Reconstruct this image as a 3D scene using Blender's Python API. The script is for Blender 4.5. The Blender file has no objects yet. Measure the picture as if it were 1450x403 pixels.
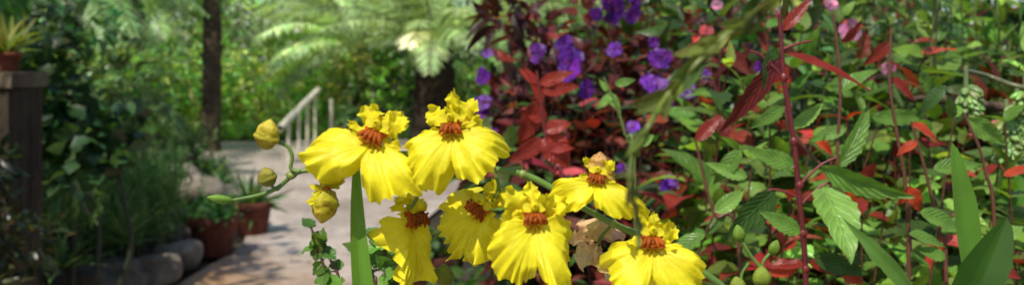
import bpy, math, numpy as np
rng=np.random.default_rng(11)
CAMZ=1.3; F=1256.0
def at(u,v,d): return np.array([(u-725)/F*d, d, CAMZ-(v-88)/F*d])
def nrm(a): return a/np.maximum(np.linalg.norm(a,axis=-1,keepdims=True),1e-9)
sc=bpy.context.scene

# ---------------------------------------------------------------- mesh builder
class MB:
    def __init__(s): s.V=[];s.Q=[];s.UV=[];s.C=[];s.M=[];s.n=0
    def add(s,P,col,mat=0,closed=False):
        P=np.asarray(P,float)
        if P.ndim==3: P=P[None]
        N,a,b,_=P.shape
        col=np.asarray(col,float)
        if col.ndim==1: col=np.broadcast_to(col,(N,a,b,3))
        elif col.ndim==2: col=np.broadcast_to(col[:,None,None,:],(N,a,b,3))
        elif col.ndim==3: col=np.broadcast_to(col[None],(N,a,b,3))
        i=np.arange(a*b).reshape(a,b)
        if closed: i=np.concatenate([i,i[:,:1]],1)
        q=np.stack([i[:-1,:-1],i[1:,:-1],i[1:,1:],i[:-1,1:]],-1).reshape(-1,4)
        t,u=np.meshgrid(np.linspace(0,1,a),np.linspace(0,1,b),indexing='ij')
        uv=np.stack([t,u],-1).reshape(-1,2)
        Q=(q[None]+(np.arange(N)*a*b)[:,None,None]).reshape(-1,4)+s.n
        s.V.append(P.reshape(-1,3)); s.Q.append(Q); s.UV.append(np.tile(uv,(N,1)))
        s.C.append(col.reshape(-1,3)); s.M.append(np.full(len(Q),mat,np.int32)); s.n+=N*a*b
    def build(s,name,mats,parent=None,smooth=True):
        V=np.concatenate(s.V);Q=np.concatenate(s.Q);UV=np.concatenate(s.UV);C=np.concatenate(s.C);M=np.concatenate(s.M)
        me=bpy.data.meshes.new(name)
        me.vertices.add(len(V)); me.vertices.foreach_set('co',V.ravel().astype(np.float32))
        me.loops.add(len(Q)*4); me.loops.foreach_set('vertex_index',Q.ravel().astype(np.int32))
        me.polygons.add(len(Q)); me.polygons.foreach_set('loop_start',(np.arange(len(Q))*4).astype(np.int32))
        me.polygons.foreach_set('loop_total',np.full(len(Q),4,np.int32))
        for m in mats: me.materials.append(m)
        me.polygons.foreach_set('material_index',M)
        me.polygons.foreach_set('use_smooth',np.full(len(Q),smooth))
        ul=me.uv_layers.new(name='UVMap'); ul.data.foreach_set('uv',UV[Q.ravel()].ravel().astype(np.float32))
        ca=me.color_attributes.new('Col','FLOAT_COLOR','POINT')
        ca.data.foreach_set('color',np.concatenate([np.clip(C,0,1),np.ones((len(C),1))],1).ravel().astype(np.float32))
        me.update(calc_edges=True)
        ob=bpy.data.objects.new(name,me); sc.collection.objects.link(ob)
        if parent: ob.parent=parent
        return ob
def empty(name):
    e=bpy.data.objects.new(name,None); sc.collection.objects.link(e); return e

PROF={
 'ovate':lambda t:np.sin(np.pi*np.clip(t,0,1)**0.72)**0.85*(1-0.25*t),
 'lance':lambda t:np.sin(np.pi*np.clip(t,0,1)**0.8)**1.1,
 'strap':lambda t:np.minimum(1,np.minimum((t*6+.35),((1-t)*3.2)**0.6)),
 'blade':lambda t:np.minimum(1,t*6+.3)*(1-t)**0.55,
 'round':lambda t:np.sqrt(np.clip(1-(2*t-1)**2,0,1)),
 'obov':lambda t:np.sin(np.pi*np.clip(t,0,1)**1.5)**0.7,
}
def leaves(mb,pos,dr,up,L,W,col,prof='ovate',nt=7,ns=5,droop=.25,fold=.25,serr=0,ripple=0,mat=0):
    pos=np.atleast_2d(pos);N=len(pos)
    dr=nrm(np.broadcast_to(np.atleast_2d(dr),(N,3)).astype(float)); up=np.broadcast_to(np.atleast_2d(up),(N,3)).astype(float)
    L=np.broadcast_to(L,(N,)).astype(float);W=np.broadcast_to(W,(N,)).astype(float);droop=np.broadcast_to(droop,(N,)).astype(float)
    side=nrm(np.cross(dr,up)+1e-6); u2=np.cross(side,dr)
    t=np.linspace(0,1,nt); s=np.linspace(-1,1,ns)
    w=PROF[prof](t); w=np.maximum(w,0.02)
    if serr: w=w*(1+serr*(np.arange(nt)%2*2-1))
    T=t[None,:,None];S=s[None,None,:];Wt=w[None,:,None]
    ph=rng.uniform(0,6.28,(N,1,1))
    al=T*L[:,None,None]*(1-0.35*np.abs(droop)[:,None,None]*T) - (serr>0)*0.0*S
    if serr: al=al+np.abs(S)*L[:,None,None]*0.03
    sway=rng.normal(0,.07,(N,1,1))*T**2*L[:,None,None]
    sd=S*Wt*W[:,None,None]/2+sway
    hh=-droop[:,None,None]*T**2*L[:,None,None]+fold*np.abs(S)*Wt*W[:,None,None]/2
    if ripple: hh=hh+ripple*W[:,None,None]*np.sin(T*17+ph+S*1.5)*np.abs(S)
    P=pos[:,None,None,:]+al[...,None]*dr[:,None,None,:]+sd[...,None]*side[:,None,None,:]+hh[...,None]*u2[:,None,None,:]
    mb.add(P,col,mat)
def crom(pts,n=8):
    pts=np.asarray(pts,float); p=np.vstack([2*pts[0]-pts[1],pts,2*pts[-1]-pts[-2]]); out=[]
    for i in range(1,len(p)-2):
        for t in np.linspace(0,1,n,endpoint=False):
            out.append(.5*((2*p[i])+(-p[i-1]+p[i+1])*t+(2*p[i-1]-5*p[i]+4*p[i+1]-p[i+2])*t*t+(-p[i-1]+3*p[i]-3*p[i+1]+p[i+2])*t**3))
    out.append(p[-2]); return np.array(out)
def tube(mb,pts,r,col,n=8,mat=0,lump=0):
    pts=np.asarray(pts,float);K=len(pts); r=np.interp(np.linspace(0,1,K),np.linspace(0,1,len(np.atleast_1d(r))),np.atleast_1d(r))
    tg=nrm(np.gradient(pts,axis=0)); ref=np.array([0.13,1,0.21]) if abs(nrm(pts[-1]-pts[0])[1])<.8 else np.array([1,.1,.2])
    a=nrm(np.cross(tg,ref)); b=np.cross(tg,a)
    th=np.linspace(0,2*np.pi,n,endpoint=False)
    R=r[:,None]*(1+lump*rng.normal(size=(K,n)))
    P=pts[:,None]+R[...,None]*(np.cos(th)[None,:,None]*a[:,None]+np.sin(th)[None,:,None]*b[:,None])
    mb.add(P,col,mat,closed=True)
def lathe(mb,c,prof,col,n=28,mat=0,axis=(0,0,1),ridge=0,nr=5,noise=0):
    prof=np.asarray(prof,float); ax=nrm(np.array(axis,float)); ref=np.array([1,0,0.]) if abs(ax[0])<.9 else np.array([0,1,0.])
    a=nrm(np.cross(ax,ref)); b=np.cross(ax,a); th=np.linspace(0,2*np.pi,n,endpoint=False)
    rr=prof[:,0][:,None]*(1+ridge*np.cos(nr*th)[None])*(1+noise*rng.normal(size=(len(prof),n)))
    P=np.array(c)[None,None]+prof[:,1][:,None,None]*ax+rr[...,None]*(np.cos(th)[None,:,None]*a+np.sin(th)[None,:,None]*b)
    mb.add(P,col,mat,closed=True)
def colvar(base,N,v=.25,h=.12):
    base=np.array(base); k=np.exp(rng.normal(0,v,(N,1))); c=base[None]*k*np.exp(rng.normal(0,h,(N,3)))
    return np.clip(c,0,.9)
def rdir(N,zb=0.0):
    v=rng.normal(size=(N,3)); v=nrm(v); v[:,2]+=zb; return nrm(v)

# ---------------------------------------------------------------- materials
def newmat(name):
    m=bpy.data.materials.new(name); m.use_nodes=True; nt=m.node_tree; nt.nodes.clear()
    o=nt.nodes.new('ShaderNodeOutputMaterial'); return m,nt,o
def mth(nt,op,a,b=None,clamp=False):
    n=nt.nodes.new('ShaderNodeMath'); n.operation=op; n.use_clamp=clamp
    for i,x in enumerate((a,b)):
        if x is None: continue
        if isinstance(x,(int,float)): n.inputs[i].default_value=x
        else: nt.links.new(x,n.inputs[i])
    return n.outputs[0]
def mixc(nt,fac,a,b,mode='MIX'):
    n=nt.nodes.new('ShaderNodeMix'); n.data_type='RGBA'; n.blend_type=mode
    for i,x in ((0,fac),(6,a),(7,b)):
        if isinstance(x,(int,float)): n.inputs[i].default_value=x
        elif isinstance(x,tuple): n.inputs[i].default_value=(*x,1)
        else: nt.links.new(x,n.inputs[i])
    return n.outputs[2]
def noise(nt,scale,detail=4,vec=None,rough=.55):
    n=nt.nodes.new('ShaderNodeTexNoise'); n.inputs['Scale'].default_value=scale; n.inputs['Detail'].default_value=detail; n.inputs['Roughness'].default_value=rough
    if vec is None:
        tc=nt.nodes.new('ShaderNodeTexCoord'); vec=tc.outputs['Object']
    nt.links.new(vec,n.inputs['Vector']); return n.outputs['Fac']
def ramp(nt,fac,stops):
    n=nt.nodes.new('ShaderNodeValToRGB'); e=n.color_ramp.elements
    e[0].position=stops[0][0]; e[0].color=(*stops[0][1],1); e[1].position=stops[-1][0]; e[1].color=(*stops[-1][1],1)
    for p,c in stops[1:-1]:
        x=e.new(p); x.color=(*c,1)
    nt.links.new(fac,n.inputs[0]); return n.outputs[0]
def bump(nt,h,st,dist):
    n=nt.nodes.new('ShaderNodeBump'); n.inputs['Strength'].default_value=st; n.inputs['Distance'].default_value=dist
    nt.links.new(h,n.inputs['Height']); return n.outputs[0]
def leafmat(name,rough=.42,transl=.3,vein=.35,vf=26,nscale=30,spec=.5,bd=.0015,dark=.45):
    m,nt,o=newmat(name)
    at_=nt.nodes.new('ShaderNodeAttribute'); at_.attribute_name='Col'; col=at_.outputs['Color']
    nz=noise(nt,nscale,4)
    k=mth(nt,'MULTIPLY_ADD',nz,1.1); k.node.inputs[2].default_value=dark
    cc=nt.nodes.new('ShaderNodeCombineColor')
    for i in range(3): nt.links.new(k,cc.inputs[i])
    c=mixc(nt,1.0,col,cc.outputs[0],'MULTIPLY')
    nb=None
    if vein>0:
        uv=nt.nodes.new('ShaderNodeUVMap'); sp=nt.nodes.new('ShaderNodeSeparateXYZ'); nt.links.new(uv.outputs[0],sp.inputs[0])
        s=mth(nt,'ABSOLUTE',mth(nt,'SUBTRACT',sp.outputs[1],.5))
        mid=mth(nt,'SUBTRACT',1.0,mth(nt,'MULTIPLY',s,22.0),True)
        ph=mth(nt,'SUBTRACT',mth(nt,'MULTIPLY',sp.outputs[0],float(vf*2.2)),mth(nt,'MULTIPLY',s,float(vf*1.1)))
        sv=mth(nt,'POWER',mth(nt,'ABSOLUTE',mth(nt,'SINE',ph)),7.0)
        v=mth(nt,'MAXIMUM',mid,mth(nt,'MULTIPLY',sv,.6))
        light=mixc(nt,1.0,c,(1.6,1.7,1.5),'MULTIPLY')
        light=mixc(nt,.1,light,(.3,.36,.12))
        c=mixc(nt,mth(nt,'MULTIPLY',v,vein),c,light)
        nb=bump(nt,mth(nt,'ADD',mth(nt,'MULTIPLY',v,-1.0),mth(nt,'MULTIPLY',nz,.8)),.7,bd)
    p=nt.nodes.new('ShaderNodeBsdfPrincipled'); nt.links.new(c,p.inputs['Base Color']); p.inputs['Roughness'].default_value=rough
    p.inputs['Specular IOR Level'].default_value=spec
    t=nt.nodes.new('ShaderNodeBsdfTranslucent'); tcx=mixc(nt,1.0,c,(1.9,1.8,.7),'MULTIPLY'); nt.links.new(tcx,t.inputs[0])
    if nb: nt.links.new(nb,p.inputs['Normal'])
    mx=nt.nodes.new('ShaderNodeMixShader'); mx.inputs[0].default_value=transl
    nt.links.new(p.outputs[0],mx.inputs[1]); nt.links.new(t.outputs[0],mx.inputs[2]); nt.links.new(mx.outputs[0],o.inputs[0]); return m
def solid(name,stops,scale,rough=.8,bst=.6,bd=.01,detail=6,usecol=False,spec=.3,scale2=None):
    m,nt,o=newmat(name); nz=noise(nt,scale,detail,rough=.65); c=ramp(nt,nz,stops)
    if usecol:
        a=nt.nodes.new('ShaderNodeAttribute'); a.attribute_name='Col'; c=mixc(nt,1.0,c,a.outputs['Color'],'MULTIPLY')
    h=nz
    if scale2:
        n2=noise(nt,scale2,5); c=mixc(nt,.6,c,ramp(nt,n2,[(.3,(.45,.43,.4)),(.7,(1.3,1.3,1.25))]),'MULTIPLY'); h=mth(nt,'ADD',nz,mth(nt,'MULTIPLY',n2,.6))
    p=nt.nodes.new('ShaderNodeBsdfPrincipled'); nt.links.new(c,p.inputs['Base Color']); p.inputs['Roughness'].default_value=rough; p.inputs['Specular IOR Level'].default_value=spec
    nt.links.new(bump(nt,h,bst,bd),p.inputs['Normal']); nt.links.new(p.outputs[0],o.inputs[0]); return m

M_far=leafmat('foliage_far',.34,.38,0,nscale=2.0,dark=.5)
M_leaf=leafmat('leaf_veined',.33,.34,.4,12,nscale=60,spec=.36)
M_small=leafmat('leaf_small',.4,.3,.3,10,nscale=40)
M_glossy=leafmat('leaf_glossy',.25,.35,.15,1,nscale=12,bd=.0003)
M_petal=leafmat('purple_petal',.5,.4,.12,3,nscale=50,bd=.0005)
M_stem=leafmat('green_stem',.4,.05,0,nscale=150)
M_cactus=leafmat('succulent_leaf',.55,.0,0,nscale=8)
def yellow():
    m,nt,o=newmat('orchid_petal_yellow')
    a=nt.nodes.new('ShaderNodeAttribute'); a.attribute_name='Col'
    uv=nt.nodes.new('ShaderNodeUVMap'); mp=nt.nodes.new('ShaderNodeMapping'); mp.inputs['Scale'].default_value=(1.6,20,1); nt.links.new(uv.outputs[0],mp.inputs[0])
    st=noise(nt,1.6,5,mp.outputs[0]); big=noise(nt,120,4)
    c=mixc(nt,1.0,a.outputs['Color'],ramp(nt,st,[(.25,(.88,.84,.7)),(.6,(1,1,1))]),'MULTIPLY')
    c=mixc(nt,1.0,c,ramp(nt,big,[(.3,(.92,.88,.8)),(.65,(1.04,1.04,1.04))]),'MULTIPLY')
    nb=bump(nt,mth(nt,'ADD',mth(nt,'MULTIPLY',st,.7),mth(nt,'MULTIPLY',big,1.6)),.5,.0012)
    p=nt.nodes.new('ShaderNodeBsdfPrincipled'); nt.links.new(c,p.inputs['Base Color']); p.inputs['Roughness'].default_value=.45; p.inputs['Specular IOR Level'].default_value=.3; nt.links.new(nb,p.inputs['Normal'])
    t=nt.nodes.new('ShaderNodeBsdfTranslucent'); nt.links.new(c,t.inputs[0]); nt.links.new(nb,t.inputs['Normal'])
    mx=nt.nodes.new('ShaderNodeMixShader'); mx.inputs[0].default_value=.36
    nt.links.new(p.outputs[0],mx.inputs[1]); nt.links.new(t.outputs[0],mx.inputs[2]); nt.links.new(mx.outputs[0],o.inputs[0]); return m
M_yel=yellow()
M_bark=solid('bark',[(.3,(.035,.025,.018)),(.7,(.16,.12,.085))],6,.95,1,.04,scale2=30,usecol=True)
M_soil=solid('soil',[(.3,(.012,.01,.007)),(.7,(.06,.045,.03))],3,.95,1,.03,scale2=25)
M_rock=solid('garden_stone',[(.3,(.13,.105,.08)),(.5,(.24,.2,.155)),(.72,(.36,.31,.25))],4,.85,.8,.02,usecol=True,scale2=22)
M_terra=solid('terracotta',[(.3,(.13,.042,.025)),(.7,(.27,.09,.05))],7,.8,.4,.004,usecol=True,scale2=30)
M_wood=solid('painted_wood',[(.3,(.5,.46,.33)),(.7,(.72,.68,.55))],9,.7,.4,.004)

def concrete():
    m,nt,o=newmat('path_concrete')
    tc=nt.nodes.new('ShaderNodeTexCoord'); big=noise(nt,.9,5); fine=noise(nt,14,6); mid=noise(nt,3.5,5,rough=.7)
    c=ramp(nt,big,[(.3,(.28,.225,.195)),(.5,(.44,.365,.325)),(.7,(.56,.475,.42))])
    c=mixc(nt,.5,c,ramp(nt,mid,[(.35,(.55,.5,.45)),(.6,(1.15,1.12,1.1))]),'MULTIPLY')
    c=mixc(nt,.35,c,ramp(nt,fine,[(.3,(.6,.6,.6)),(.7,(1.3,1.3,1.3))]),'MULTIPLY')
    sp=nt.nodes.new('ShaderNodeSeparateXYZ'); nt.links.new(tc.outputs['Object'],sp.inputs[0])
    k=mth(nt,'SUBTRACT',mth(nt,'SUBTRACT',7.0,sp.outputs[1]),mth(nt,'MULTIPLY',mid,1.6),True)
    k2=mth(nt,'SUBTRACT',-.75,sp.outputs[0],True)
    c=mixc(nt,mth(nt,'MULTIPLY',mth(nt,'MULTIPLY',k,k2),.8),c,(.4,.22,.09))
    j=mth(nt,'ABSOLUTE',mth(nt,'SUBTRACT',mth(nt,'FRACT',mth(nt,'MULTIPLY',mth(nt,'ADD',sp.outputs[1],mth(nt,'MULTIPLY',mid,.05)),1/2.4)),.5))
    jm=mth(nt,'SUBTRACT',1.0,mth(nt,'MULTIPLY',j,130.0),True)
    c=mixc(nt,mth(nt,'MULTIPLY',jm,.7),c,(.08,.065,.05))
    p=nt.nodes.new('ShaderNodeBsdfPrincipled'); nt.links.new(c,p.inputs['Base Color']); p.inputs['Roughness'].default_value=.42; p.inputs['Specular IOR Level'].default_value=.5
    nt.links.new(bump(nt,mth(nt,'ADD',fine,mid),.35,.006),p.inputs['Normal']); nt.links.new(p.outputs[0],o.inputs[0]); return m
M_path=concrete()

# ---------------------------------------------------------------- ground & path
mb=MB(); g=np.concatenate([-np.geomspace(400,1,24),np.linspace(-.8,.8,5),np.geomspace(1,400,24)])
X,Y=np.meshgrid(g,g,indexing='ij'); Z=rng.normal(0,.006,X.shape)-.03
mb.add(np.stack([X,Y+6,Z],-1),(1,1,1)); mb.build('ground',[M_soil])
left=crom([(-2.1,-4,0),(-2.0,2,0),(-1.95,5.2,0),(-1.98,6.6,0),(-2.75,8.5,0),(-3.6,10.7,0),(-4.6,12.4,0),(-6.5,13.6,0)],10)
right=crom([(.1,-4,0),(-.2,2,0),(-.75,5.0,0),(-.75,7,0),(-.3,9.5,0),(.8,11.5,0),(3,13.6,0),(6,15.6,0)],10)
mb=MB(); s=np.linspace(0,1,14)[None,:,None]
P=left[:,None]*(1-s)+right[:,None]*s; P[...,2]=.004
mb.add(P,(1,1,1))
mb.build('path',[M_path])
mb=MB(); a=crom([(-6.5,13.4,0),(-4.6,12.3,0),(-2,12.6,0),(1,12.6,0),(3,13.5,0)],6); b=crom([(-6.5,14.3,0),(-4.6,14.5,0),(-2,15,0),(1,15.6,0),(4,15.9,0)],6)
P=a[:,None]*(1-s)+b[:,None]*s; P[...,2]=.008; mb.add(P,(1,1,1)); mb.build('pavement',[M_path])
mb=MB(); n=320; y=rng.uniform(4.5,14,n); lx=np.interp(y,left[:,1],left[:,0]); rx=np.interp(y,right[:,1],right[:,0]); f=rng.beta(.6,.6,n)
leaves(mb,np.stack([lx+(rx-lx)*f,y,np.full(n,.016)],-1),rdir(n)*[1,1,.05],[0,0,1],rng.uniform(.02,.06,n),.02,colvar((.14,.09,.03),n,.5),'ovate',5,3,.1); mb.build('fallen_leaves',[M_small])

# ---------------------------------------------------------------- rocks
def rock(u,v,d,wx,h,wy=None,col=(1,1,1),name='rock'):
    wy=wy or wx*.8; mb=MB(); c=at(u,v,d)
    th=np.linspace(0,2*np.pi,28,endpoint=False); ph=np.linspace(-1.5,1.5,15)
    P=np.stack([np.cos(ph)[:,None]*np.cos(th),np.cos(ph)[:,None]*np.sin(th),np.sin(ph)[:,None]*np.ones(28)],-1)
    f=np.ones(P.shape[:2])
    for i in range(7):
        k=rng.normal(size=3)*1.7; f+=.075*np.sin(P@k*1.6+rng.uniform(0,6))
    P=np.sign(P)*np.abs(P)**.85*f[...,None]; P=P*np.array([wx/2,wy/2,h/2]); mb.add(P+c,col,closed=True)
    return mb.build(name,[M_rock])
rock(172,394,4.9,.34,.24,col=(.7,.7,.7)); rock(220,384,5.1,.26,.2,col=(1.3,1.25,1.2)); rock(252,364,5.6,.25,.22,col=(1.8,1.5,1.2))
rock(262,312,7.0,.3,.22,col=(.6,.55,.5)); rock(258,262,8.0,.62,.34,col=(1.9,1.5,1.2)); rock(293,275,8.2,.3,.25,col=(1.5,1.25,1.0))
rock(120,399,4.6,.3,.2,col=(.35,.35,.35)); rock(20,262,4.2,.22,.12,col=(.5,.5,.5)); rock(232,345,6.2,.25,.2,col=(.4,.38,.35)); rock(300,246,10,.4,.3,col=(.5,.5,.45))
rock(262,345,6.4,.26,.2,col=(.5,.45,.4));rock(225,240,9.3,.6,.45,col=(.6,.5,.4))

mb=MB(); yy=np.linspace(-1,14,40); xs=np.linspace(0,1,12)
lx=np.interp(yy,[ -4,6.6,8.5,10.7,12.4],[-2.0,-2.15,-2.9,-3.8,-4.9])
P=np.zeros((40,12,3))
for i,y in enumerate(yy):
    P[i,:,0]=lx[i]-.1-xs*7; P[i,:,1]=y; P[i,:,2]=.28*np.sqrt(np.clip(xs*6,0,1))-.02+rng.normal(0,.02,12)
mb.add(P,(1,1,1)); mb.build('garden_bed_soil',[M_soil])

# ---------------------------------------------------------------- pots
def pot(mb,c,r,h,col=(1,1,1),mat=0,soilmat=1):
    lathe(mb,c,[(r*.02,.002),(r*.68,.002),(r*.72,0.01),(r*.9,h*.78),(r*.92,h*.8),(r*1.03,h*.8),(r*1.06,h*.83),(r*1.06,h*.97),(r*1.02,h),(r*.93,h),(r*.9,h*.9),(r*.88,h*.88)],col,mat=mat,n=36)
    lathe(mb,c,[(r*.9,h*.88),(r*.5,h*.9),(r*.01,h*.91)],(1,1,1),mat=soilmat)
def potted(name,c,r,h,kind,col=(1,1,1),n=60,lcol=(.07,.15,.03),size=.08,prof='blade'):
    e=empty(name); mb=MB(); pot(mb,c,r,h,col); mb.build('pot',[M_terra,M_soil],e)
    mb=MB(); base=np.array(c)+np.array([0,0,h*.9])
    if kind=='spiky':
        d=rdir(n,.7); leaves(mb,base+d*r*.2*np.array([1,1,0]),d,rdir(n,1),size*rng.uniform(.6,1.2,n),size*.16,colvar(lcol,n),prof,droop=rng.uniform(-.1,.4,n))
    else:
        d=rdir(n,.3); d[:,2]=np.abs(d[:,2]); pp=base+d*np.array([r,r,size*1.5])*rng.uniform(.3,1.1,(n,1))
        leaves(mb,pp,rdir(n,.3),rdir(n,1),size*rng.uniform(.5,1,n),size*.45,colvar(lcol,n),'ovate')
    mb.build('foliage',[M_small],e); return e
potted('potted_plant',(-2.02,6.0,.0),.17,.27,'bushy',(.75,.65,.65),420,(.12,.26,.07),.09)
potted('potted_plant',(-1.98,6.75,.0),.16,.25,'spiky',(.6,.5,.5),50,(.1,.2,.06),.28)
potted('potted_plant',tuple(at(497,196,12.6)*[1,1,0]),.17,.38,'bushy',(1.3,1.0,.9),130,(.07,.14,.04),.2)
potted('potted_plant',(-.42,4.4,.0),.17,.36,'bushy',(.35,.3,.3),120,(.05,.1,.02),.09)
potted('potted_plant',(-.22,3.3,.1),.14,.3,'bushy',(.3,.25,.25),140,(.05,.1,.02),.09)
e=empty('stone_pedestal'); mb=MB()
c=at(8,182,3.4)
def boxgrid(mb,c,sx,sy,z0,z1,col=(1,1,1),bev=.02,n=6):
    pr=[(.0,z0),(1-bev,z0),(1,z0+bev*sx),(1,z1-bev*sx),(1-bev,z1),(.0,z1)]
    th=np.linspace(0,2*np.pi,40,endpoint=False); q=np.maximum(np.abs(np.cos(th)),np.abs(np.sin(th)))
    rx=np.cos(th)/q; ry=np.sin(th)/q
    P=np.array([[[c[0]+rx[j]*sx*k,c[1]+ry[j]*sy*k,z] for j in range(40)] for k,z in pr]); P[...,:2]+=rng.normal(0,.003,P[...,:2].shape)
    mb.add(P,col,closed=True)
boxgrid(mb,c,.08,.12,0.1,1.2,(.2,.17,.13)); boxgrid(mb,c,.098,.13,1.203,1.262,(.5,.45,.36)); mb.build('pillar',[M_rock],e,smooth=False)
p0=np.array([c[0]-.0,c[1],1.262])
potted('potted_plant',tuple(p0),.058,.075,'spiky',(1,.8,.7),26,(.2,.22,.03),.2)

# ---------------------------------------------------------------- handrail
e=empty('wooden_handrail'); mb=MB()
def gz(u,d): return np.array([(u-725)/F*d,d,0.0])
rail=[at(396,182,11.2),at(422,155,12.3),at(451,127,13.4)]
tube(mb,crom(rail,4),.045,(1,1,1),8)
for f in (.2,.45,.68,.9):
    i=np.array(rail[0])*(1-f)+np.array(rail[2])*f; tube(mb,[i*[1,1,0],i],.022,(1,1,1),8)
pp=at(469,140,13.6); tube(mb,[pp*[1,1,0],pp],.03,(1,1,1),8)
mb.build('rails_and_posts',[M_wood],e)

# ---------------------------------------------------------------- foliage masses
def clumps(mb,n_cl,cfun,rc,nleaf,L,W,base,prof='ovate',nt=4,ns=3,v=.35,zb=.1,mat=0,hue=.25,droop=.3):
    for _ in range(n_cl):
        c=np.array(cfun()); r=rc*rng.uniform(.6,1.4); N=int(nleaf*rng.uniform(.6,1.3))
        d=rdir(N); p=c+d*r*rng.uniform(.35,1,(N,1))**.6*np.array([1,1,.8])
        b=np.array(base)*math.exp(rng.normal(0,v))*np.exp(rng.normal(0,hue,3)*[1,.4,1])
        leaves(mb,p,nrm(d+rng.normal(0,.6,(N,3))+[0,0,zb]),nrm(rng.normal(0,.5,(N,3))+[0,0,1]),L*rng.uniform(.5,1.3,N),W*rng.uniform(.6,1.2,N),colvar(b,N,.25,.1),prof,nt,ns,droop,mat=mat)
def box(x0,x1,y0,y1,z0,z1): return lambda:(rng.uniform(x0,x1),rng.uniform(y0,y1),rng.uniform(z0,z1))
G1=(.19,.31,.08);G2=(.11,.21,.06);GY=(.28,.42,.1)
mb=MB()
clumps(mb,125,box(-17,14,23,29,0,2.9),1.0,70,.5,.2,(.27,.38,.15),v=.55)
clumps(mb,60,box(-14,2,20,24,0,2.6),.9,70,.4,.16,G1,v=.55)
mb.build('background_foliage',[M_far])
mb=MB()
clumps(mb,110,box(-8.5,-2.6,15.2,17.5,.1,1.4),.45,80,.2,.08,(.24,.38,.1),v=.4)
clumps(mb,60,box(-2.6,1.5,16.2,18.5,.1,2.0),.5,80,.22,.09,G2,v=.5)
clumps(mb,40,box(-9,-5,13.5,15.5,.1,1.3),.45,80,.2,.08,(.2,.35,.08),v=.4)
mb.build('hedge',[M_far])
mb=MB(); N=2500
xx=rng.uniform(-7,-1.5,N); p=np.stack([xx,15.1+rng.uniform(0,.8,N)+(xx+7)*.06-.5,np.zeros(N)],-1)
leaves(mb,p,rdir(N,1.3)*[1,1,1],rdir(N),rng.uniform(.15,.45,N),.035,colvar((.2,.36,.08),N),'blade',4,3,rng.uniform(0,.5,N)); mb.build('grass',[M_far])

def palm(name,base,h,tr,nf,fl,lcol,ll=.5,elev=(-20,70),nl=44,trunkcol=(1,1,1),lw=.035,droop=1.0):
    e=empty(name); base=np.array(base,float); top=base+[rng.normal(0,.05),0,h]
    mb=MB(); k=int(max(12,h/.06)); z=np.linspace(0,1,k)[:,None]; pts=base*(1-z)+top*z; pts[:,0]+=np.sin(z[:,0]*3)*.04
    rr=tr*(1.15-.25*z[:,0])*(1+.09*(np.arange(k)%2)); tube(mb,pts,rr,trunkcol,16,lump=.07)
    n=int(h*tr*520); zz=rng.uniform(.02,1,n); an=rng.uniform(0,6.28,n); o=np.stack([np.cos(an),np.sin(an),0*an],-1)
    leaves(mb,base+(top-base)*zz[:,None]+o*tr*.9,nrm(o+[0,0,1.1]),o,rng.uniform(.08,.16,n),.06,np.array(trunkcol)[None]*rng.uniform(.5,1.5,(n,1)),'blade',4,3,-.2)
    mb.build('trunk',[M_bark],e)
    mb=MB()
    for i in range(nf):
        a=rng.uniform(0,2*np.pi); el=math.radians(rng.uniform(*elev)); L=fl*rng.uniform(.75,1.1)
        d=np.array([math.cos(a)*math.cos(el),math.sin(a)*math.cos(el),math.sin(el)])
        t=np.linspace(0,1,nl)[:,None]; P=top+d*L*t+np.array([0,0,-1])*droop*L*.55*t**2.2*(math.cos(el)+.2)
        tube(mb,P[::4],[.022,.006],(.12,.17,.05),5)
        tg=nrm(np.gradient(P,axis=0)); sd=nrm(np.cross(tg,[0,0,1])+1e-5)
        c=colvar(np.array(lcol)*math.exp(rng.normal(0,.45)),nl,.12,.06)
        ls=ll*np.sin(np.pi*(np.linspace(.12,.97,nl)))**.6
        for sgn in (-1,1):
            dd=nrm(sd*sgn+tg*.55+rng.normal(0,.07,(nl,3))+[0,0,-.15])
            leaves(mb,P,dd,np.cross(sd,tg)+rng.normal(0,.15,(nl,3)),ls*rng.uniform(.85,1.1,nl),lw,c,'blade',4,3,rng.uniform(.1,.5,nl))
    mb.build('fronds',[M_far],e); return e
palm('palm_tree',gz(612,14),1.62,.3,36,2.4,(.3,.42,.2),.42,(12,75),trunkcol=(.28,.24,.2),lw=.04,droop=.62)
palm('palm_tree',gz(298,13),4.2,.12,22,2.8,(.15,.2,.1),.5,(-35,40),trunkcol=(1.1,1,.9))
palm('palm_tree',(-7.2,17,0),2.2,.15,22,2.6,(.26,.38,.14),.45,(0,75))
palm('palm_tree',(-3.7,18.5,0),2.4,.15,24,2.8,(.3,.43,.17),.5,(0,75))
palm('palm_tree',(.6,18.5,0),2.4,.2,26,3.0,(.28,.39,.17),.5,(0,75))
palm('palm_tree',(-2.9,16.4,0),1.5,.1,18,2.4,(.34,.46,.24),.45,(15,75),lw=.045)
palm('fern_plant',(-3.75,8.6,.2),.75,.06,14,1.0,(.18,.3,.1),.16,(5,70),nl=36,lw=.02)
palm('palm_tree',(-5.2,12,0),3.3,.1,18,2.2,(.13,.2,.09),.4,(-30,50))
palm('palm_tree',(-4.6,9.2,0),2.1,.06,14,1.5,(.16,.26,.1),.3,(-10,50))

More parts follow.
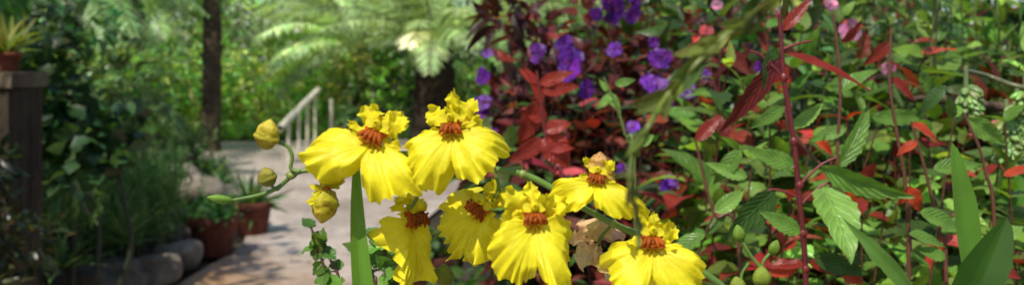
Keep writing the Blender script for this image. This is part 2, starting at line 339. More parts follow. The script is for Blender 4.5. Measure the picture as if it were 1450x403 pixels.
def tree(name,base,h,cr,lcol,ncl=45,nleaf=90,L=.2,tr=.15,cz=None,cx=(0,0)):
    e=empty(name); base=np.array(base,float); mb=MB(); top=base+[cx[0],cx[1],h]
    tube(mb,crom([base,base+(top-base)*.4+[.1,0,0],top],10),[tr,tr*.8,tr*.45],(1,1,1),12,lump=.05)
    ends=[]
    for i in range(9):
        s0=base+(top-base)*rng.uniform(.5,.95); d=rdir(1,.3)[0]; en=s0+d*cr*rng.uniform(.6,1); tube(mb,crom([s0,(s0+en)/2+[0,0,.15],en],6),[tr*.35,tr*.1],(1,1,1),7); ends.append(en)
    mb.build('trunk_and_limbs',[M_bark],e); mb=MB()
    clumps(mb,ncl,lambda: ends[rng.integers(len(ends))]+rng.normal(0,cr*.3,3),cr*.24,nleaf,L,L*.45,lcol,v=.35); mb.build('crown',[M_far],e)
tree('added_shade_tree',(-5.6,1.6,0),5.2,2.3,G2,80,110,.2)  # unseen tree, added outside the frame to shade left bed and dapple path
tree('tree',(-8.5,20,0),5,2.2,G1,50,90,.26)
tree('tree',(3,21,0),5,2.6,GY,50,90,.26)
tree('tree',(-2.2,21,0),6,2.4,G1,40,90,.26)

# ---------------------------------------------------------------- left bed planting
mb=MB()
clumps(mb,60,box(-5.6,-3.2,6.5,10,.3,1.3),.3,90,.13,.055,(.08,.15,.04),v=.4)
clumps(mb,50,box(-3.5,-2.5,4.4,6.3,.2,.5),.17,90,.09,.03,(.035,.07,.02),v=.4)  # dark leaf colours from here on carry part of the bed's shade
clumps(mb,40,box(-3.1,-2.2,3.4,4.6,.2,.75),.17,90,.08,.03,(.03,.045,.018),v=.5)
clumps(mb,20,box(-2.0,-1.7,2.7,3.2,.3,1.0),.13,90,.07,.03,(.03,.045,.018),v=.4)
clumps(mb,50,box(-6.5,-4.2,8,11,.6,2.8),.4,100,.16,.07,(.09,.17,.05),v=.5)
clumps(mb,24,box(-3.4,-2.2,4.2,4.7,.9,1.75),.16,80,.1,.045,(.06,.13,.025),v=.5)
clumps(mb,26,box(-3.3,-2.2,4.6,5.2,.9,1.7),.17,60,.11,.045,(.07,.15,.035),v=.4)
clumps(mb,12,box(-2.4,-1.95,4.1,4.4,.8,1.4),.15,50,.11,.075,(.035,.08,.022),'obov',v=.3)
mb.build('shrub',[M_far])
mb=MB()
for (u,v,d_,h,n) in [(205,345,5.4,.55,30),(170,350,5.2,.5,24),(225,330,5.8,.5,26),(190,300,5.9,.6,28),(140,330,5.0,.5,18),(240,300,6.8,.5,20),(60,330,4.2,.4,14),(180,250,6.5,.6,20),(215,300,5.6,.5,22),(100,330,4.7,.5,18)]:
    b=at(u,v,d_)
    for k in range(n):
        bb=b+rng.normal(0,.09,3)*[1,1,.2]; tt=bb+[rng.normal(0,.08),rng.normal(0,.08),h*rng.uniform(.5,1)]
        P=crom([bb,(bb+tt)/2+rng.normal(0,.01,3),tt],8); tube(mb,P,[.004,.002],(.07,.12,.03),5)
        m=len(P)*5; idx=rng.integers(2,len(P),m); c=colvar((.13,.27,.08),m,.3)
        leaves(mb,P[idx],rdir(m,.6),rdir(m),rng.uniform(.03,.06,m),.009,c,'blade',3,3)
mb.build('feathery_plant',[M_small])
for (u,v,d_,s_) in [(175,345,4.9,.3),(270,232,9.6,.5),(312,262,8.4,.22),(90,380,4.3,.22),(300,250,9.0,.3)]:
    mb=MB(); n=34; d1=rdir(n,.6); d1[:,2]=np.abs(d1[:,2]); leaves(mb,at(u,v,d_)+d1*.02,d1,[0,0,1],s_*rng.uniform(.7,1.1,n),s_*.14,colvar((.1,.2,.07),n,.2),'blade',6,5,rng.uniform(-.1,.2,n),fold=.5); mb.build('agave',[M_small])
mb=MB()
for (u,v) in [(100,250),(140,245),(170,250)]:
    q=at(u,v,4.35); tt=q+[rng.normal(0,.05),0,.28]
    tube(mb,crom([q-[0,0,.6]+rng.normal(0,.05,3),q-[0,0,.3]+rng.normal(0,.03,3),q,tt],6),[.014,.01],(.02,.03,.014),7)
    for k in range(24):
        p=q+(tt-q)*rng.uniform(0,1); d1=rdir(1,.8)[0]; leaves(mb,p,d1,rdir(1)[0]+[0,-1,0],rng.uniform(.1,.17),.085,colvar((.04,.09,.03),1),'obov',9,5,.05)
mb.build('paddle_plant',[M_cactus])

# ---------------------------------------------------------------- right shrubs
def stem_plant(mbL,base,top,node0,nodes,L,W,colf,stemcol,sr=.003,serr=.06,droopm=.35,nt=11,ns=5,el=.35):
    base=np.array(base,float);top=np.array(top,float); mid=(base+top)/2+rng.normal(0,.05,3); P=crom([base,mid,top],14)
    tube(mbL,P,[sr*1.6,sr*.5],stemcol,6,mat=1)
    K=len(P); pos=[];dr=[];LL=[]
    a0=rng.uniform(0,3.14)
    for i in range(nodes):
        f=node0+(1-node0)*(i/(max(nodes-1,1)))**.85; p=P[min(int(f*(K-1)),K-1)]
        a=a0+i*1.57+rng.normal(0,.25); grow=1-.55*max(0,(f-.75)/.25)
        for sg in (0,np.pi):
            ee=el+rng.normal(0,.25)+(.5 if f>.93 else 0)
            pos.append(p); dr.append([math.cos(a+sg)*math.cos(ee),math.sin(a+sg)*math.cos(ee),math.sin(ee)]); LL.append(L*grow*rng.uniform(.7,1.15))
    n=len(pos);LL=np.array(LL); c=colf(n)
    leaves(mbL,np.array(pos),np.array(dr),nrm(rng.normal(0,.3,(n,3))+[0,-.3,1]),LL,LL*W*rng.uniform(.8,1.2,n),c,'ovate',nt,ns,np.clip(rng.normal(droopm,.2,n),-.1,.9),fold=.22,serr=serr,ripple=.03)
def green(n):
    k=math.exp(rng.normal(-.05,.38)); return colvar((.115,.21,.032)*np.array(k),n,.35,.12)
def dgreen(n): return colvar((.045,.095,.022),n,.35,.13)
def red(n): return colvar((.24,.028,.018),n,.45,.2)
def maroon(n): return colvar((.13,.024,.022),n,.45,.25)
def mixg(n):
    c=green(n); r=red(n); k=rng.random(n)<(.6 if rng.random()<.2 else .07); c[k]=r[k]; return c
def mixr(n):
    c=maroon(n); r=dgreen(n); k=rng.random(n)<.3; c[k]=r[k]; return c
mb=MB()
for i in range(135):
    y=rng.uniform(1.25,2.5); u=rng.uniform(960,1520); x=(u-725)/F*y; ht=CAMZ+rng.uniform(-.28,.1)*y*.8
    stem_plant(mb,(x+rng.normal(0,.1),y+.1,0.4),(x,y,ht),.45,12,.1,.48,mixg,(.06,.05,.02) if rng.random()<.5 else (.1,.02,.02),sr=.0022,nt=9)
for i in range(38):
    y=rng.uniform(.98,1.3); u=rng.uniform(1000,1500); x=(u-725)/F*y; ht=CAMZ-rng.uniform(.06,.3)*y
    stem_plant(mb,(x+rng.normal(0,.07),y+.1,0.4),(x,y,ht),.5,11,.08,.46,mixg,(.1,.04,.02),sr=.002)
def cl(mb,n,b,cols,L,W,N=26,r=.09,mat=0):
    for _ in range(n):
        clumps(mb,1,b,r,N,L,W,cols[rng.integers(len(cols))],'ovate',6,3,v=.3,droop=.35,mat=mat)
def fr(u0,u1,y0,y1,z0,z1):
    def f():
        y=rng.uniform(y0,y1); return ((rng.uniform(u0,u1)-725)/F*y,y,rng.uniform(z0,z1))
    return f
cl(mb,150,fr(970,1520,1.7,2.6,.7,1.36),[(.06,.12,.025),(.03,.065,.018),(.12,.018,.014),(.05,.1,.02)],.075,.036)  # inner fill leaves, shade inside the bush darkened into their colours
mb.build('red_stemmed_shrub',[M_leaf,M_stem])
mb=MB()
for i in range(190):
    y=rng.uniform(1.9,3.3); u=rng.uniform(705,1060); x=(u-725)/F*y; ht=CAMZ+rng.uniform(-.2,.1)*y
    if u<760: ht=min(ht,CAMZ+(.0)*y)
    stem_plant(mb,(x+rng.normal(0,.1)+.1,y+.1,0.2),(x,y,ht),.35,13,.09,.42,mixr,(.04,.02,.015),sr=.0024,nt=7,serr=0)
for i in range(55):
    y=rng.uniform(2.2,3.6); u=rng.uniform(1000,1480); x=(u-725)/F*y; ht=CAMZ+rng.uniform(-.0,.12)*y
    stem_plant(mb,(x,y+.1,0.2),(x,y,ht),.35,13,.09,.42,lambda n: mixr(n) if rng.random()<.6 else dgreen(n),(.04,.02,.015),sr=.0024,nt=7,serr=0)
cl(mb,150,fr(715,1030,2.3,3.2,.5,1.42),[(.09,.02,.018),(.06,.014,.016),(.12,.024,.018),(.035,.07,.02)],.08,.036)
cl(mb,50,fr(690,800,2.1,3.0,.4,1.1),[(.06,.12,.025),(.09,.018,.02),(.04,.08,.02),(.07,.13,.03)],.085,.042)
e_t=empty('glory_bush'); mb.build('foliage',[M_leaf,M_stem],e_t)
mb=MB()
def blossom(mb,p,r,col,n=5,face=None):
    f=np.array([rng.normal(0,.5),-1,rng.normal(.2,.4)]) if face is None else face; f=nrm(f); a=nrm(np.cross(f,[0,0,1])); b=np.cross(f,a)
    th=np.linspace(0,2*np.pi,n,endpoint=False)+rng.uniform(0,2)+rng.normal(0,.12,n); dd=np.cos(th)[:,None]*a+np.sin(th)[:,None]*b+f*.25
    leaves(mb,np.repeat([p],n,0),dd,np.repeat([f],n,0),r*rng.uniform(.8,1.1,n),r*1.0,colvar(col,n,.3,.1),'obov',9,7,rng.uniform(-.1,.5,n),fold=.15,ripple=.1)
    for k in range(6):
        q=p+f*r*.35+rng.normal(0,r*.12,3); tube(mb,[p,q],r*.02,(.3,.05,.3),4)
PU=(.14,.02,.33)
for (u,v,r,d_) in [(808,88,26,1.75),(930,125,22,1.8),(935,83,16,1.8),(868,14,21,1.85),(895,22,14,1.9),(830,126,14,1.8),(762,75,16,1.85),(800,62,13,1.85),(897,180,11,1.75),(952,265,17,1.7),(870,70,11,1.85),(684,108,14,2.5),(684,145,13,2.5),(690,185,14,2.4),(845,20,10,1.85),(972,130,13,1.75),(1060,140,10,1.6),(690,75,9,2.5),(684,160,10,2.5),(880,240,9,1.7),(1040,190,8,1.6),(860,2,14,1.85),(945,140,12,1.75),(925,60,9,1.85),(955,255,9,1.65),(1000,105,8,1.7),(1075,95,8,1.6),(900,5,12,1.8),(1020,60,9,1.7)]:
    blossom(mb,at(u,v,d_),r/F*d_*1.15,PU)
for (u,v,r,d_) in [(1204,44,18,1.25),(1000,44,13,1.7),(1258,97,11,1.25),(1176,8,12,1.25),(1015,8,10,1.7)]:
    blossom(mb,at(u,v,d_),r/F*d_,(.36,.13,.24) if u!=1000 else (.35,.04,.05))
mb.build('blossoms',[M_petal],e_t)
mb=MB()
clumps(mb,110,box(.5,4.2,3.8,5.2,.2,2.3),.25,90,.13,.05,(.07,.135,.035),v=.6)
clumps(mb,90,box(.15,3,3.0,3.9,.1,1.0),.22,90,.1,.04,(.03,.06,.02),v=.4)
clumps(mb,30,box(1.6,3.4,3.0,3.6,1.2,2.0),.2,70,.12,.045,(.1,.2,.04),v=.4)
clumps(mb,35,box(-.35,.5,4.2,9,.05,.5),.16,80,.09,.04,(.06,.13,.03),v=.4)
clumps(mb,70,box(1.5,6,8,12,.1,3.2),.45,80,.2,.08,(.1,.19,.05),v=.5)
mb.build('hedge',[M_far])
mb=MB()
for i in range(20):
    y=rng.uniform(1.7,2.3); u=rng.uniform(1270,1470); x=(u-725)/F*y; b=np.array([x,y,.4]); t_=np.array([x+rng.normal(0,.12),y,CAMZ+rng.uniform(.05,.25)])
    P=crom([b,(b+t_)/2,t_],10); tube(mb,P,[.005,.0025],(.14,.2,.05),6)
    n=18; idx=rng.integers(10,len(P),n); leaves(mb,P[idx],rdir(n,.3),rdir(n,1),rng.uniform(.06,.13,n),.018,colvar((.15,.26,.05),n),'lance',6,3,.3)
mb.build('reed_plant',[M_small])

# hero plants --------------------------------------------------------------
def L2(mb,u0,v0,u1,v1,w,col,d0,d1=None,prof='ovate',serr=.06,droop=.12,up=(0,-.6,1),nt=17,ns=9,mat=0,fold=.25,ripple=.03):
    d1=d1 or d0; a=at(u0,v0,d0);b=at(u1,v1,d1); v=b-a; L=np.linalg.norm(v)
    leaves(mb,a,v,np.array(up,float),L*(1+.3*droop),w/F*d0,np.array([col]),prof,nt,ns,droop,fold=fold,serr=serr,ripple=ripple,mat=mat)
GR=(.12,.24,.04);GL=(.2,.37,.075);GK=(.045,.1,.022);RD=(.24,.026,.018);RB=(.45,.055,.02);RM=(.13,.016,.018)
mb=MB(); D=.86
sp=[at(1104,20,D),at(1110,110,D),at(1124,200,D),at(1133,290,D),at(1141,395,D),at(1146,640,D),at(1150,1200,1.0)]
tube(mb,crom(sp,10),[.0022,.0032],(.12,.015,.02),8,mat=1)
for a_ in [((1132,262),(1160,235),(1185,222)),((1128,235),(1112,240),(1098,232)),((1133,290),(1165,262),(1200,255)),((1133,280),(1100,268),(1075,272)),((1110,110),(1080,80),(1062,72)),((1108,70),(1130,62),(1150,58))]:
    tube(mb,crom([at(*q,D) for q in a_],5),[.0016,.001],(.16,.02,.02),6,mat=1)
for (u,v) in [(1110,110),(1124,200),(1132,262),(1137,330),(1141,380)]:
    lathe(mb,at(u,v,D),[(.0005,-.006),(.004,-.002),(.0042,.002),(.0005,.006)],(.16,.02,.02),8,mat=1)
UPF=(.1,-1,.35)
for args in [(1110,75,1235,108,22,RD,D),(1108,78,1028,190,32,RM,D),(1107,45,1150,-5,20,RD,D),(1095,62,1085,135,30,GK,D),
 (1160,235,1275,292,40,GR,D,.8),(1165,262,1215,352,66,GL,D,.78),(1098,268,1030,340,46,GK,D),(1128,235,1060,215,30,GR,D),
 (1185,240,1250,150,30,GR,.95),(1230,165,1330,170,26,GR,.95),(1120,180,1175,150,22,GL,.92),(1112,150,1065,180,22,GR,.92),
 (1210,330,1285,402,36,GR,.85),(1150,360,1230,392,32,GK,.85),(1135,330,1080,300,28,GR,.85),(1140,372,1085,378,22,RD,.86),(1142,370,1228,385,26,RD,.88),
 (1290,175,1335,195,24,RB,.9),(1300,200,1270,215,16,RB,.9),(1285,265,1310,300,26,RB,.92),(1290,262,1275,292,20,RB,.92),(1320,240,1390,225,26,GR,.9),(1370,165,1425,205,32,GL,1.0),
 (1420,250,1470,230,18,RB,.9),(1285,330,1345,345,24,GR,.85),(1405,375,1450,392,22,RD,.8),(1340,365,1300,350,22,GR,.85),
 (1050,210,1010,260,26,GR,.95),(1060,250,1000,235,22,GL,.95),(1000,330,940,360,24,GR,.8),(985,200,1020,160,22,RD,1.1),
 (1010,300,1060,270,26,GL,.9),(1300,300,1370,320,30,GR,.88),(1340,120,1300,160,22,GK,.95),(1186,130,1240,90,24,GR,.95),(1200,180,1150,200,22,GR,.95),(1330,330,1400,300,26,GR,.9),(1410,340,1450,320,26,GL,.9),
 (1190,60,1230,30,20,RD,1.0),(1262,60,1225,90,20,RD,1.0),(1262,110,1300,140,20,RD,.98),(1190,385,1225,402,20,RB,.88),(1130,378,1085,392,18,RB,.86)]:
    L2(mb,*args[:7],*(args[7:]),up=np.array(UPF)+rng.normal(0,.35,3),droop=rng.uniform(.05,.35))
for pts in [[(1180,20),(1190,120),(1186,240),(1200,402),(1210,1300)],[(1262,40),(1260,120),(1272,200),(1282,262),(1287,402),(1290,1300)],[(1290,172),(1310,240),(1330,330),(1340,402),(1350,1300)],[(1365,160),(1395,240),(1410,402),(1410,1300)],[(1180,250),(1145,215),(1120,180),(1110,150)],[(985,200),(1010,300),(1050,402),(1060,1300)]]:
    tube(mb,crom([at(u,v,.95) for u,v in pts],8),[.0014,.0026],(.13,.05,.03),7,mat=1)
mb.build('red_stemmed_shrub',[M_leaf,M_stem])
mb=MB(); D2=1.25
tube(mb,crom([at(760,100,D2),at(768,160,D2),at(780,240,D2),at(800,330,D2),at(810,1200,1.3)],8),[.0018,.0036],(.15,.02,.02),8,mat=1)
RE=(.3,.03,.02)
for a_ in [(762,118,735,98,16,RE),(762,120,812,98,20,RE),(765,130,820,118,22,RE),(765,140,738,205,38,RD),(768,150,752,92,18,RE),(770,185,808,172,24,RE),(772,190,805,238,46,RE),(770,195,722,232,28,RD),(776,212,812,205,18,RE),(768,172,745,155,20,RD)]:
    L2(mb,*a_,D2,up=np.array((.15,-1,.3))+rng.normal(0,.2,3))
for a_ in [(860,130,880,160,16,GL),(868,132,845,155,14,GL),(870,120,900,112,14,GR),(905,205,925,190,16,GL),(740,280,700,262,30,GK),(745,270,690,300,28,GR),(860,130,850,112,10,GL),(690,300,660,270,26,GR),(700,310,735,330,30,GK)]:
    L2(mb,*a_,1.3,up=(.15,-1,.3))
tube(mb,crom([at(855,110,1.3),at(866,135,1.3),at(885,190,1.3),at(900,300,1.3),at(905,1200,1.35)],6),[.0015,.003],(.12,.16,.04),6,mat=1)
mb.build('red_leaved_plant',[M_leaf,M_stem])
mb=MB()
L2(mb,1385,470,1352,205,46,(.16,.34,.05),.7,.66,prof='strap',serr=0,droop=.03,up=(.4,-1,.1),nt=24,fold=.3,ripple=.01)
L2(mb,1350,480,1400,320,62,(.07,.18,.03),.68,.62,prof='strap',serr=0,droop=.1,up=(-.2,-1,.1),nt=24,fold=.3,ripple=.01)
L2(mb,1380,600,1385,380,50,(.08,.18,.03),.72,.7,prof='strap',serr=0,droop=.1,up=(0,-1,.1))
L2(mb,1300,420,1200,310,22,(.12,.24,.05),.72,.7,prof='lance',serr=0,droop=.1,up=(0,-1,.1))
tube(mb,[at(1385,470,.7),at(1385,640,.71),at(1385,1900,.73)],[.006,.007],(.08,.16,.03),8)
mb.build('strap_leaf_plant',[M_glossy])
mb=MB()
for k,(u,v0,v1) in enumerate([(1440,150,240),(1425,165,225),(1452,130,215),(1368,118,160)]):
    d_=1.05; tube(mb,[at(u,v0-25,d_),at(u,v1,d_)],.003,(.15,.2,.08),6)
    for j in range(46):
        p=at(u,rng.uniform(v0,v1),d_); dd=nrm(np.array([rng.normal(),-abs(rng.normal())*.8,-.5]))
        lathe(mb,p,[(.0003,0),(.0042,.004),(.0052,.010),(.0035,.017),(.0003,.021)],colvar((.17,.27,.07),1,.15)[0],8,axis=dd)
tube(mb,crom([at(1367,100,1.05),at(1400,108,1.08),at(1440,122,1.05),at(1500,130,1.05)],4),.003,(.12,.13,.06),6)
mb.build('burros_tail_succulent',[M_stem])
mb=MB(); tube(mb,crom([at(1290,140,1.3),at(1350,142,1.3),at(1420,152,1.35),at(1500,150,1.4)],5),[.006,.008],(1,.9,.8),8,lump=.08); mb.build('fallen_branch',[M_bark])
mb=MB(); d_=.75
for pts,lv in [([(462,402),(452,355),(440,320)],8),([(480,402),(470,372),(455,345)],6),([(548,402),(545,360),(540,330)],9),([(530,402),(520,370),(510,350)],6),([(560,402),(562,370),(556,340)],6)]:
    pts=[(pts[0][0]+10,1500),(pts[0][0]+rng.normal(0,8),500)]+pts
    P=crom([at(u,v,d_) for u,v in pts],12); tube(mb,P,[.002,.001],(.1,.05,.03),6,mat=1)
    P=P[22:]; n=int(lv*2.3); idx=rng.integers(0,len(P),n); c=colvar((.12,.24,.035),n,.3)
    leaves(mb,P[idx],rdir(n,.2),nrm(rng.normal(0,.4,(n,3))+[0,-.6,1]),rng.uniform(.010,.021,n),.014,c,'ovate',9,5,.2,ripple=.05)
mb.build('round_leaved_plant',[M_small,M_stem])
mb=MB(); d_=.27
vp=[(1135,-60),(1085,12),(1030,50),(985,92),(945,135),(915,185),(895,225),(892,262),(903,310),(905,352)]
VP=crom([at(u,v,d_+rng.normal(0,.008)) for u,v in vp],8)
tube(mb,VP,[.0011,.001,.0006],(.12,.15,.02),8,mat=1)
def vleaf(idx,Lr,Wr,sp):
    n=len(idx); tg=nrm(VP[np.minimum(idx+2,len(VP)-1)]-VP[idx]); c=colvar((.13,.16,.025),n,.35)
    leaves(mb,VP[idx],nrm(tg+rng.normal(0,sp,(n,3))),nrm(rng.normal(0,.6,(n,3))+[0,-1,.2]),rng.uniform(*Lr,n),rng.uniform(*Wr,n),c,'lance',8,5,rng.uniform(-.2,.4,n))
vleaf(rng.integers(4,34,28),(.008,.017),(.003,.005),.26); vleaf(rng.integers(34,len(VP)-4,16),(.007,.013),(.002,.0035),.12)
mb.build('hanging_vine',[M_small,M_stem])

# ---------------------------------------------------------------- orchid
ORC=empty('yellow_orchid'); DO=.45; KS=DO/F
YEL=np.array((.93,.84,.022)); BR=np.array((.55,.16,.012)); OR=np.array((.66,.15,.01))
from mathutils import Euler
def flower(name,u,v,R,sx=1,sz=1,roll=0,yaw=0,pitch=0,dd=0,dark=1,petal=1.0,lipdrop=.12,petals=True,callus=True,ruf=1.0,notch=.2):
    mb=MB(); c=at(u,v,DO+dd); S=R*KS
    E=np.array(Euler((math.radians(pitch),math.radians(roll),math.radians(yaw)),'XYZ').to_matrix())
    def tr(P): return c+(P*S)@E.T
    p=rng.uniform(0,6.28,12)
    nr,nth=30,150
    th=np.linspace(-math.radians(110),math.radians(110),nth); r=np.linspace(0.0,1,nr)
    a1,a2=rng.uniform(.05,.09,2)
    Rt=.84+.16*np.abs(np.sin(th*1.05))**1.5-notch*np.exp(-((th-rng.normal(0,.08))/.11)**2)+a1*np.sin(3.3*th+p[0])+a2*.8*np.sin(6.7*th+p[1])+.035*np.sin(15*th+p[2])+.024*np.sin(31*th+p[3])+.014*np.sin(53*th)-.26*np.clip((np.abs(th)-1.6)/.3,0,1)
    RR,TT=np.meshgrid(r,th,indexing='ij'); rad=RR*Rt[None]
    curl=np.clip(RR-.66,0,1)*(.5+.5*np.sin(4.1*TT+p[4]))
    X=np.sin(TT)*(rad-.55*curl*RR)*sx; Zz=-np.cos(TT)*(rad-.55*curl*RR)*sz-lipdrop-.1*RR
    Yy=-.16*np.sin(RR*2.4)+ruf*(.15*RR**2*np.sin(3.4*TT+p[5]+1.5*RR)+.1*RR**3.5*np.sin(7.3*TT+p[6]-2*RR)+.1*RR**4.5*np.sin(14*TT+p[7]+3*RR)*(.6+.4*np.sin(2*TT+p[9]))+.07*RR**7*np.sin(29*TT+p[8]))
    Yy+=.2*(np.abs(np.sin(TT))*RR)**2+.6*curl+.06*np.exp(-(TT/.12)**2)*RR
    col=np.ones(X.shape+(3,))*YEL*dark; k=np.clip((.2-RR)/.12,0,1)[...,None]*(.5+.5*np.cos(TT*6))[...,None]; col=col*(1-k)+OR*k
    mb.add(tr(np.stack([X,Yy,Zz],-1)),col)
    t=np.linspace(0,1,8); s_=np.linspace(-1,1,9); w=.2-.06*np.sin(t*np.pi)
    Pn=np.stack([s_[None]*w[:,None],-.06-.08*(1-s_[None]**2)+0*t[:,None],(-lipdrop*1.7*t+.06)[:,None]+0*s_[None]],-1); mb.add(tr(Pn),OR*.9)
    if petals:
        for ang,L,W in [(5,.68,.32),(48,.72,.46),(-46,.72,.46),(92,.64,.26),(-94,.64,.26),(28,.42,.26)]:
            a=math.radians(ang+rng.normal(0,12)); d=np.array([math.sin(a),rng.uniform(-.4,.3),math.cos(a)]); d=d/np.linalg.norm(d)
            nt,ns=30,13; t=np.linspace(0,1,nt)[:,None]; q=np.linspace(-1,1,ns)[None]
            wv=PROF['obov'](t*.96)*.8+.2; sd=nrm(np.array([math.cos(a),rng.normal(0,.3),-math.sin(a)])); f=np.array([0,-1,0.])
            ph=rng.uniform(0,6,4)
            ed=1+.14*np.sin(t*19+ph[0]+q*1.5)+.08*np.sin(t*37+ph[1])
            hgt=.11*np.sin(t*11+ph[2]+q*2.2)*np.abs(q)+.05*np.sin(t*23+ph[1])*q**2+.05*np.sin(t*7+ph[3])+.35*t**2*rng.uniform(-.8,1)+.12*q*np.sin(t*4+ph[0])
            P=(d[None,None]*((t+.04*np.sin(q*5+ph[1])*t)*L*petal)[...,None]+sd*((q*wv*W*petal/2*ed)[...,None])+f*(hgt*petal)[...,None])
            kk=np.clip(.1+.9*np.sin(t*15+ph[0]+q*1.5)*(.6+.4*np.sin(q*6+ph[2]))-t*.5+rng.normal(0,.08,(nt,ns)),0,1)[...,None]*.6
            cc=YEL*dark*.97*(1-kk)+BR*kk; mb.add(tr(P+np.array([0,.03,.03])),cc)
    if callus:
        # raised crest: five toothed ridges fanning over the lip base plus a few warts
        for k,xx in enumerate((-.11,-.055,0,.055,.11)):
            cp=np.array([[xx*.5,-.08,.05],[xx*.9,-.17,-.01],[xx*1.3,-.2,-.08],[xx*1.7,-.19,-.15-.02*(k%2)]])
            tube(mb,tr(crom(cp,5)),np.array([.02,.034,.036,.01])*S,OR*rng.uniform(.45,.95),8,lump=.16)
        for k in range(12):
            q=np.array([rng.normal(0,.08),-.16-abs(rng.normal(0,.03)),-.05+rng.normal(0,.06)])
            rr=rng.uniform(.016,.032); cc=OR*rng.uniform(.4,1.0)
            lathe(mb,tr(q),[(rr*.05*S,-rr*S),(rr*.8*S,-rr*.55*S),(rr*S,0),(rr*.75*S,rr*.6*S),(rr*.05*S,rr*1.1*S)],cc,8,axis=rng.normal(size=3))
        cp=np.array([[0,-.05,.05],[0,-.14,.1],[0,-.22,.13],[0,-.27,.12]]); tube(mb,tr(crom(cp,4)),np.array([.055,.06,.065,.02])*S,YEL*.95,10)
        for sg in (-1,1):
            leaves(mb,tr(np.array([[sg*.03,-.16,.08]])),(E@np.array([sg,-.1,.35]))[None],(E@np.array([0,-1,0.]))[None],.17*S,.14*S,np.array([YEL*.9]),'round',8,7,.1,ripple=.08)
    mb.build(name,[M_yel],ORC)
flower('flower_1',532,192,98,1.05,.82,roll=20,yaw=-12,pitch=-24,dd=.0,petal=.72,notch=.36)
flower('flower_2',640,180,84,.98,.98,roll=-4,yaw=-5,pitch=-18,dd=-.01,petal=.8)
flower('flower_3',580,304,108,.46,1.05,roll=2,yaw=55,pitch=-4,dd=.02,petal=.45)
flower('flower_4',684,292,94,.62,1.0,roll=34,yaw=-28,pitch=-6,dd=.015,petal=.6,ruf=1.4,notch=.05)
flower('flower_5',756,306,88,.74,1.15,roll=-2,yaw=5,pitch=-18,dd=-.02,petal=.8,notch=.12,ruf=1.2)
flower('flower_6',846,252,68,1.1,.72,roll=8,yaw=-12,pitch=-26,dd=-.004,petal=.6,notch=.3)
flower('flower_7',922,340,86,.92,.95,roll=2,yaw=0,pitch=-22,dd=-.015,petal=.66)
flower('flower_8',462,266,40,.6,.8,roll=8,yaw=35,pitch=0,dd=.0,petal=.9,dark=.8,callus=False)
mb=MB(); n=11; c=at(845,345,DO+.02); d1=rdir(n,-.1)
leaves(mb,c+d1*.002,d1,rdir(n),rng.uniform(.012,.021,n),.015,colvar((.85,.7,.32),n,.12),'obov',18,9,.4,ripple=.16,fold=.4); mb.build('withered_flower',[M_yel],ORC)
SG=(.11,.2,.03)
mb=MB()
def st(pts,r,dd=0.004,col=SG):
    tube(mb,crom([at(p[0],p[1],DO+dd+(p[2] if len(p)>2 else 0)) for p in pts],10),np.array(r)*KS,col,10)
st([(330,283),(365,276),(392,266),(412,250),(428,242),(468,238),(520,226),(562,218),(620,222),(690,237),(740,246),(775,262),(815,287),(868,316),(930,345),(985,378),(1030,412),(1080,480),(1120,700,.06),(1110,1000,.1),(1090,1260,.12)],[2.4,3,3.8,4.4,4.6,4.8,5,5.2,5.4,6],.006)
st([(392,200),(408,208),(414,222),(412,238),(424,243)],[2.6,2.6,3])
st([(384,262),(392,268),(402,258)],[2.4,2.4])
st([(468,238),(466,258),(460,275)],[2.6,2.2]); st([(560,218),(555,190),(546,165)],[3,2.5])
st([(590,220),(600,250),(590,280),(580,296)],[3,2.5]); st([(700,240),(706,268),(692,292)],[2.8,2.4],.012); st([(740,246),(760,275),(758,306)],[2.6,2.3],.01)
st([(640,222),(652,205),(645,182)],[2.8,2.4]); st([(868,316),(895,325),(918,340)],[2.8,2.4],.01); st([(820,290),(838,275),(850,258)],[2.6,2.3],.01); st([(868,316),(855,330),(846,345)],[2.4,2.2],.012)
st([(850,250),(856,240),(850,225)],[2.6,2.3],0)
for (u,v) in [(412,248),(468,238),(562,218),(690,237),(740,246),(868,316)]:
    lathe(mb,at(u,v,DO+.006),[(.0002,-.003),(.0022,-.001),(.0022,.001),(.0002,.003)],(.2,.26,.05),10,axis=(1,0,-.2))
def bud(u,v,L,R,ax,col,dd=0,tip=None,wr=.0):
    S=KS; ax=nrm(np.array(ax,float)); c=at(u,v,DO+dd)-ax*L*S/2
    t=np.linspace(0.01,.995,22); pr=np.stack([R*S*np.sin(np.pi*t**.9)**.75*(1+wr*np.sin(t*19)),L*S*t],-1)
    nz=rng.normal(0,.07,(22,24,1)); colr=np.array(col)[None,None]*np.ones((22,24,1)); tc=np.array(tip if tip else col); k=np.clip((t**1.5)[:,None,None]+nz,0,1); colr=colr*(1-k)+tc*k
    br=(rng.random((22,24,1))<(.12 if wr else 0)); colr=np.where(br,np.array((.4,.2,.03)),colr)
    lathe(mb,c,pr,colr*(1+nz),24,axis=ax,ridge=.1,nr=3,noise=.02+wr*.3,mat=1)
bud(379,190,46,17,(.25,-.2,1),(.4,.38,.03),tip=(.8,.66,.06),wr=.07); bud(379,250,30,13,(-.3,-.2,1),(.2,.28,.04),tip=(.45,.38,.05),wr=.05); bud(312,281,38,6,(-1,-.1,.15),(.2,.4,.05),tip=(.3,.5,.08))
bud(459,290,52,19,(-.1,-.2,-1),(.5,.48,.03),tip=(.85,.7,.05),wr=.05); bud(848,232,38,14,(.1,-.3,1),(.85,.6,.15),tip=(.7,.38,.15),wr=.1); bud(860,246,28,11,(.5,-.3,1),(.85,.65,.12),tip=(.6,.3,.08),wr=.1)
bud(628,388,34,16,(.1,-.2,1),(.25,.3,.03),.03)
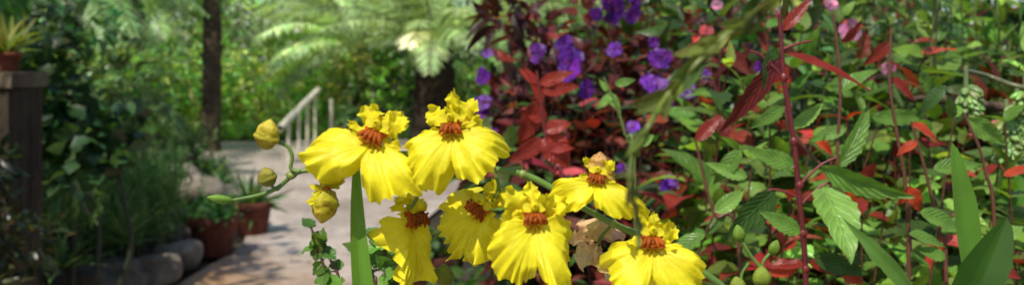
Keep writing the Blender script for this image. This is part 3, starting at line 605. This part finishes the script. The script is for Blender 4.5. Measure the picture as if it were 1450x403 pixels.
st([(1048,335),(1062,360),(1080,385),(1085,420),(1095,560,.03),(1095,1000,.1)],[2.5,4],.02); st([(1095,353),(1082,368),(1078,384)],[2.5,2.5],.02); st([(1060,372),(1050,390),(1052,420)],[2.3,2.5],.02)
bud(1046,330,28,9,(-.2,-.1,1),(.2,.34,.04),.02); bud(1096,350,26,8,(.4,-.1,1),(.2,.34,.04),.02); bud(1078,391,34,13,(0,-.2,1),(.3,.4,.05),.01); bud(1044,402,26,11,(-.2,-.2,1),(.3,.38,.05),.01)
mb.build('spike_and_buds',[M_stem,M_yel],ORC)
mb=MB()
leafs=[((540,560),(462,222),42,.0),((1130,900),(1230,470),40,.1),((1060,900),(980,520),40,.1)]
for (a_,b_,w,dd) in leafs:
    L2(mb,a_[0],a_[1],b_[0],b_[1],w,(.12,.26,.03),DO+dd+.01,DO+dd+.01,prof='blade' if w==42 else 'strap',serr=0,up=(.3,-1,0),droop=.03,nt=26,fold=.55,ripple=.0)
tube(mb,crom([at(538,545,.463),at(640,900,.52),at(1020,1250,.56)],8),[.006,.008],(.10,.2,.03),8)
for (u,v) in [(1070,1230),(1110,1240),(1090,1220),(1040,1245)]:
    lathe(mb,at(u,v+60,.57),[(.002,0),(.012,.005),(.016,.03),(.012,.06),(.003,.09)],(.1,.18,.04),16,ridge=.05)
mb.build('leaves',[M_glossy],ORC)
mb=MB(); pc=at(1070,1290,.57); pot(mb,(pc[0],pc[1],pc[2]-.12),.09,.14,(1,1,1)); mb.build('pot',[M_terra,M_soil],ORC)
mb=MB(); boxgrid(mb,pc,.14,.14,-.02,pc[2]-.123,(.6,.55,.5)); mb.build('plinth',[M_rock],ORC,smooth=False)

# ---------------------------------------------------------------- light, world, camera
w=bpy.data.worlds.new('World'); sc.world=w; w.use_nodes=True; nt=w.node_tree
sky=nt.nodes.new('ShaderNodeTexSky'); sky.sky_type='NISHITA'; sky.sun_disc=False
EL=math.radians(56); AZ=math.radians(205)
sky.sun_elevation=EL; sky.sun_rotation=AZ
bg=nt.nodes['Background']; bg.inputs['Strength'].default_value=.14; nt.links.new(sky.outputs[0],bg.inputs[0])
sd=np.array([math.sin(AZ)*math.cos(EL),math.cos(AZ)*math.cos(EL),math.sin(EL)])
sun=bpy.data.lights.new('sun','SUN'); sun.energy=5; sun.angle=math.radians(.5); sun.color=(1,.95,.84)
so=bpy.data.objects.new('sun',sun); sc.collection.objects.link(so)
from mathutils import Vector
so.rotation_euler=Vector(sd).to_track_quat('Z','Y').to_euler()
cam=bpy.data.cameras.new('camera'); co=bpy.data.objects.new('camera',cam); sc.collection.objects.link(co)
co.location=(0,0,CAMZ); co.rotation_euler=(math.radians(90),0,0)
cam.sensor_width=36; cam.lens=36*F/1450; cam.shift_y=-(201.5-88)/1450; cam.clip_start=.02; cam.clip_end=2000
cam.dof.use_dof=True; cam.dof.focus_distance=.55; cam.dof.aperture_fstop=10
sc.camera=co
sc.view_settings.view_transform='Standard'; sc.view_settings.look='None'; sc.view_settings.exposure=0
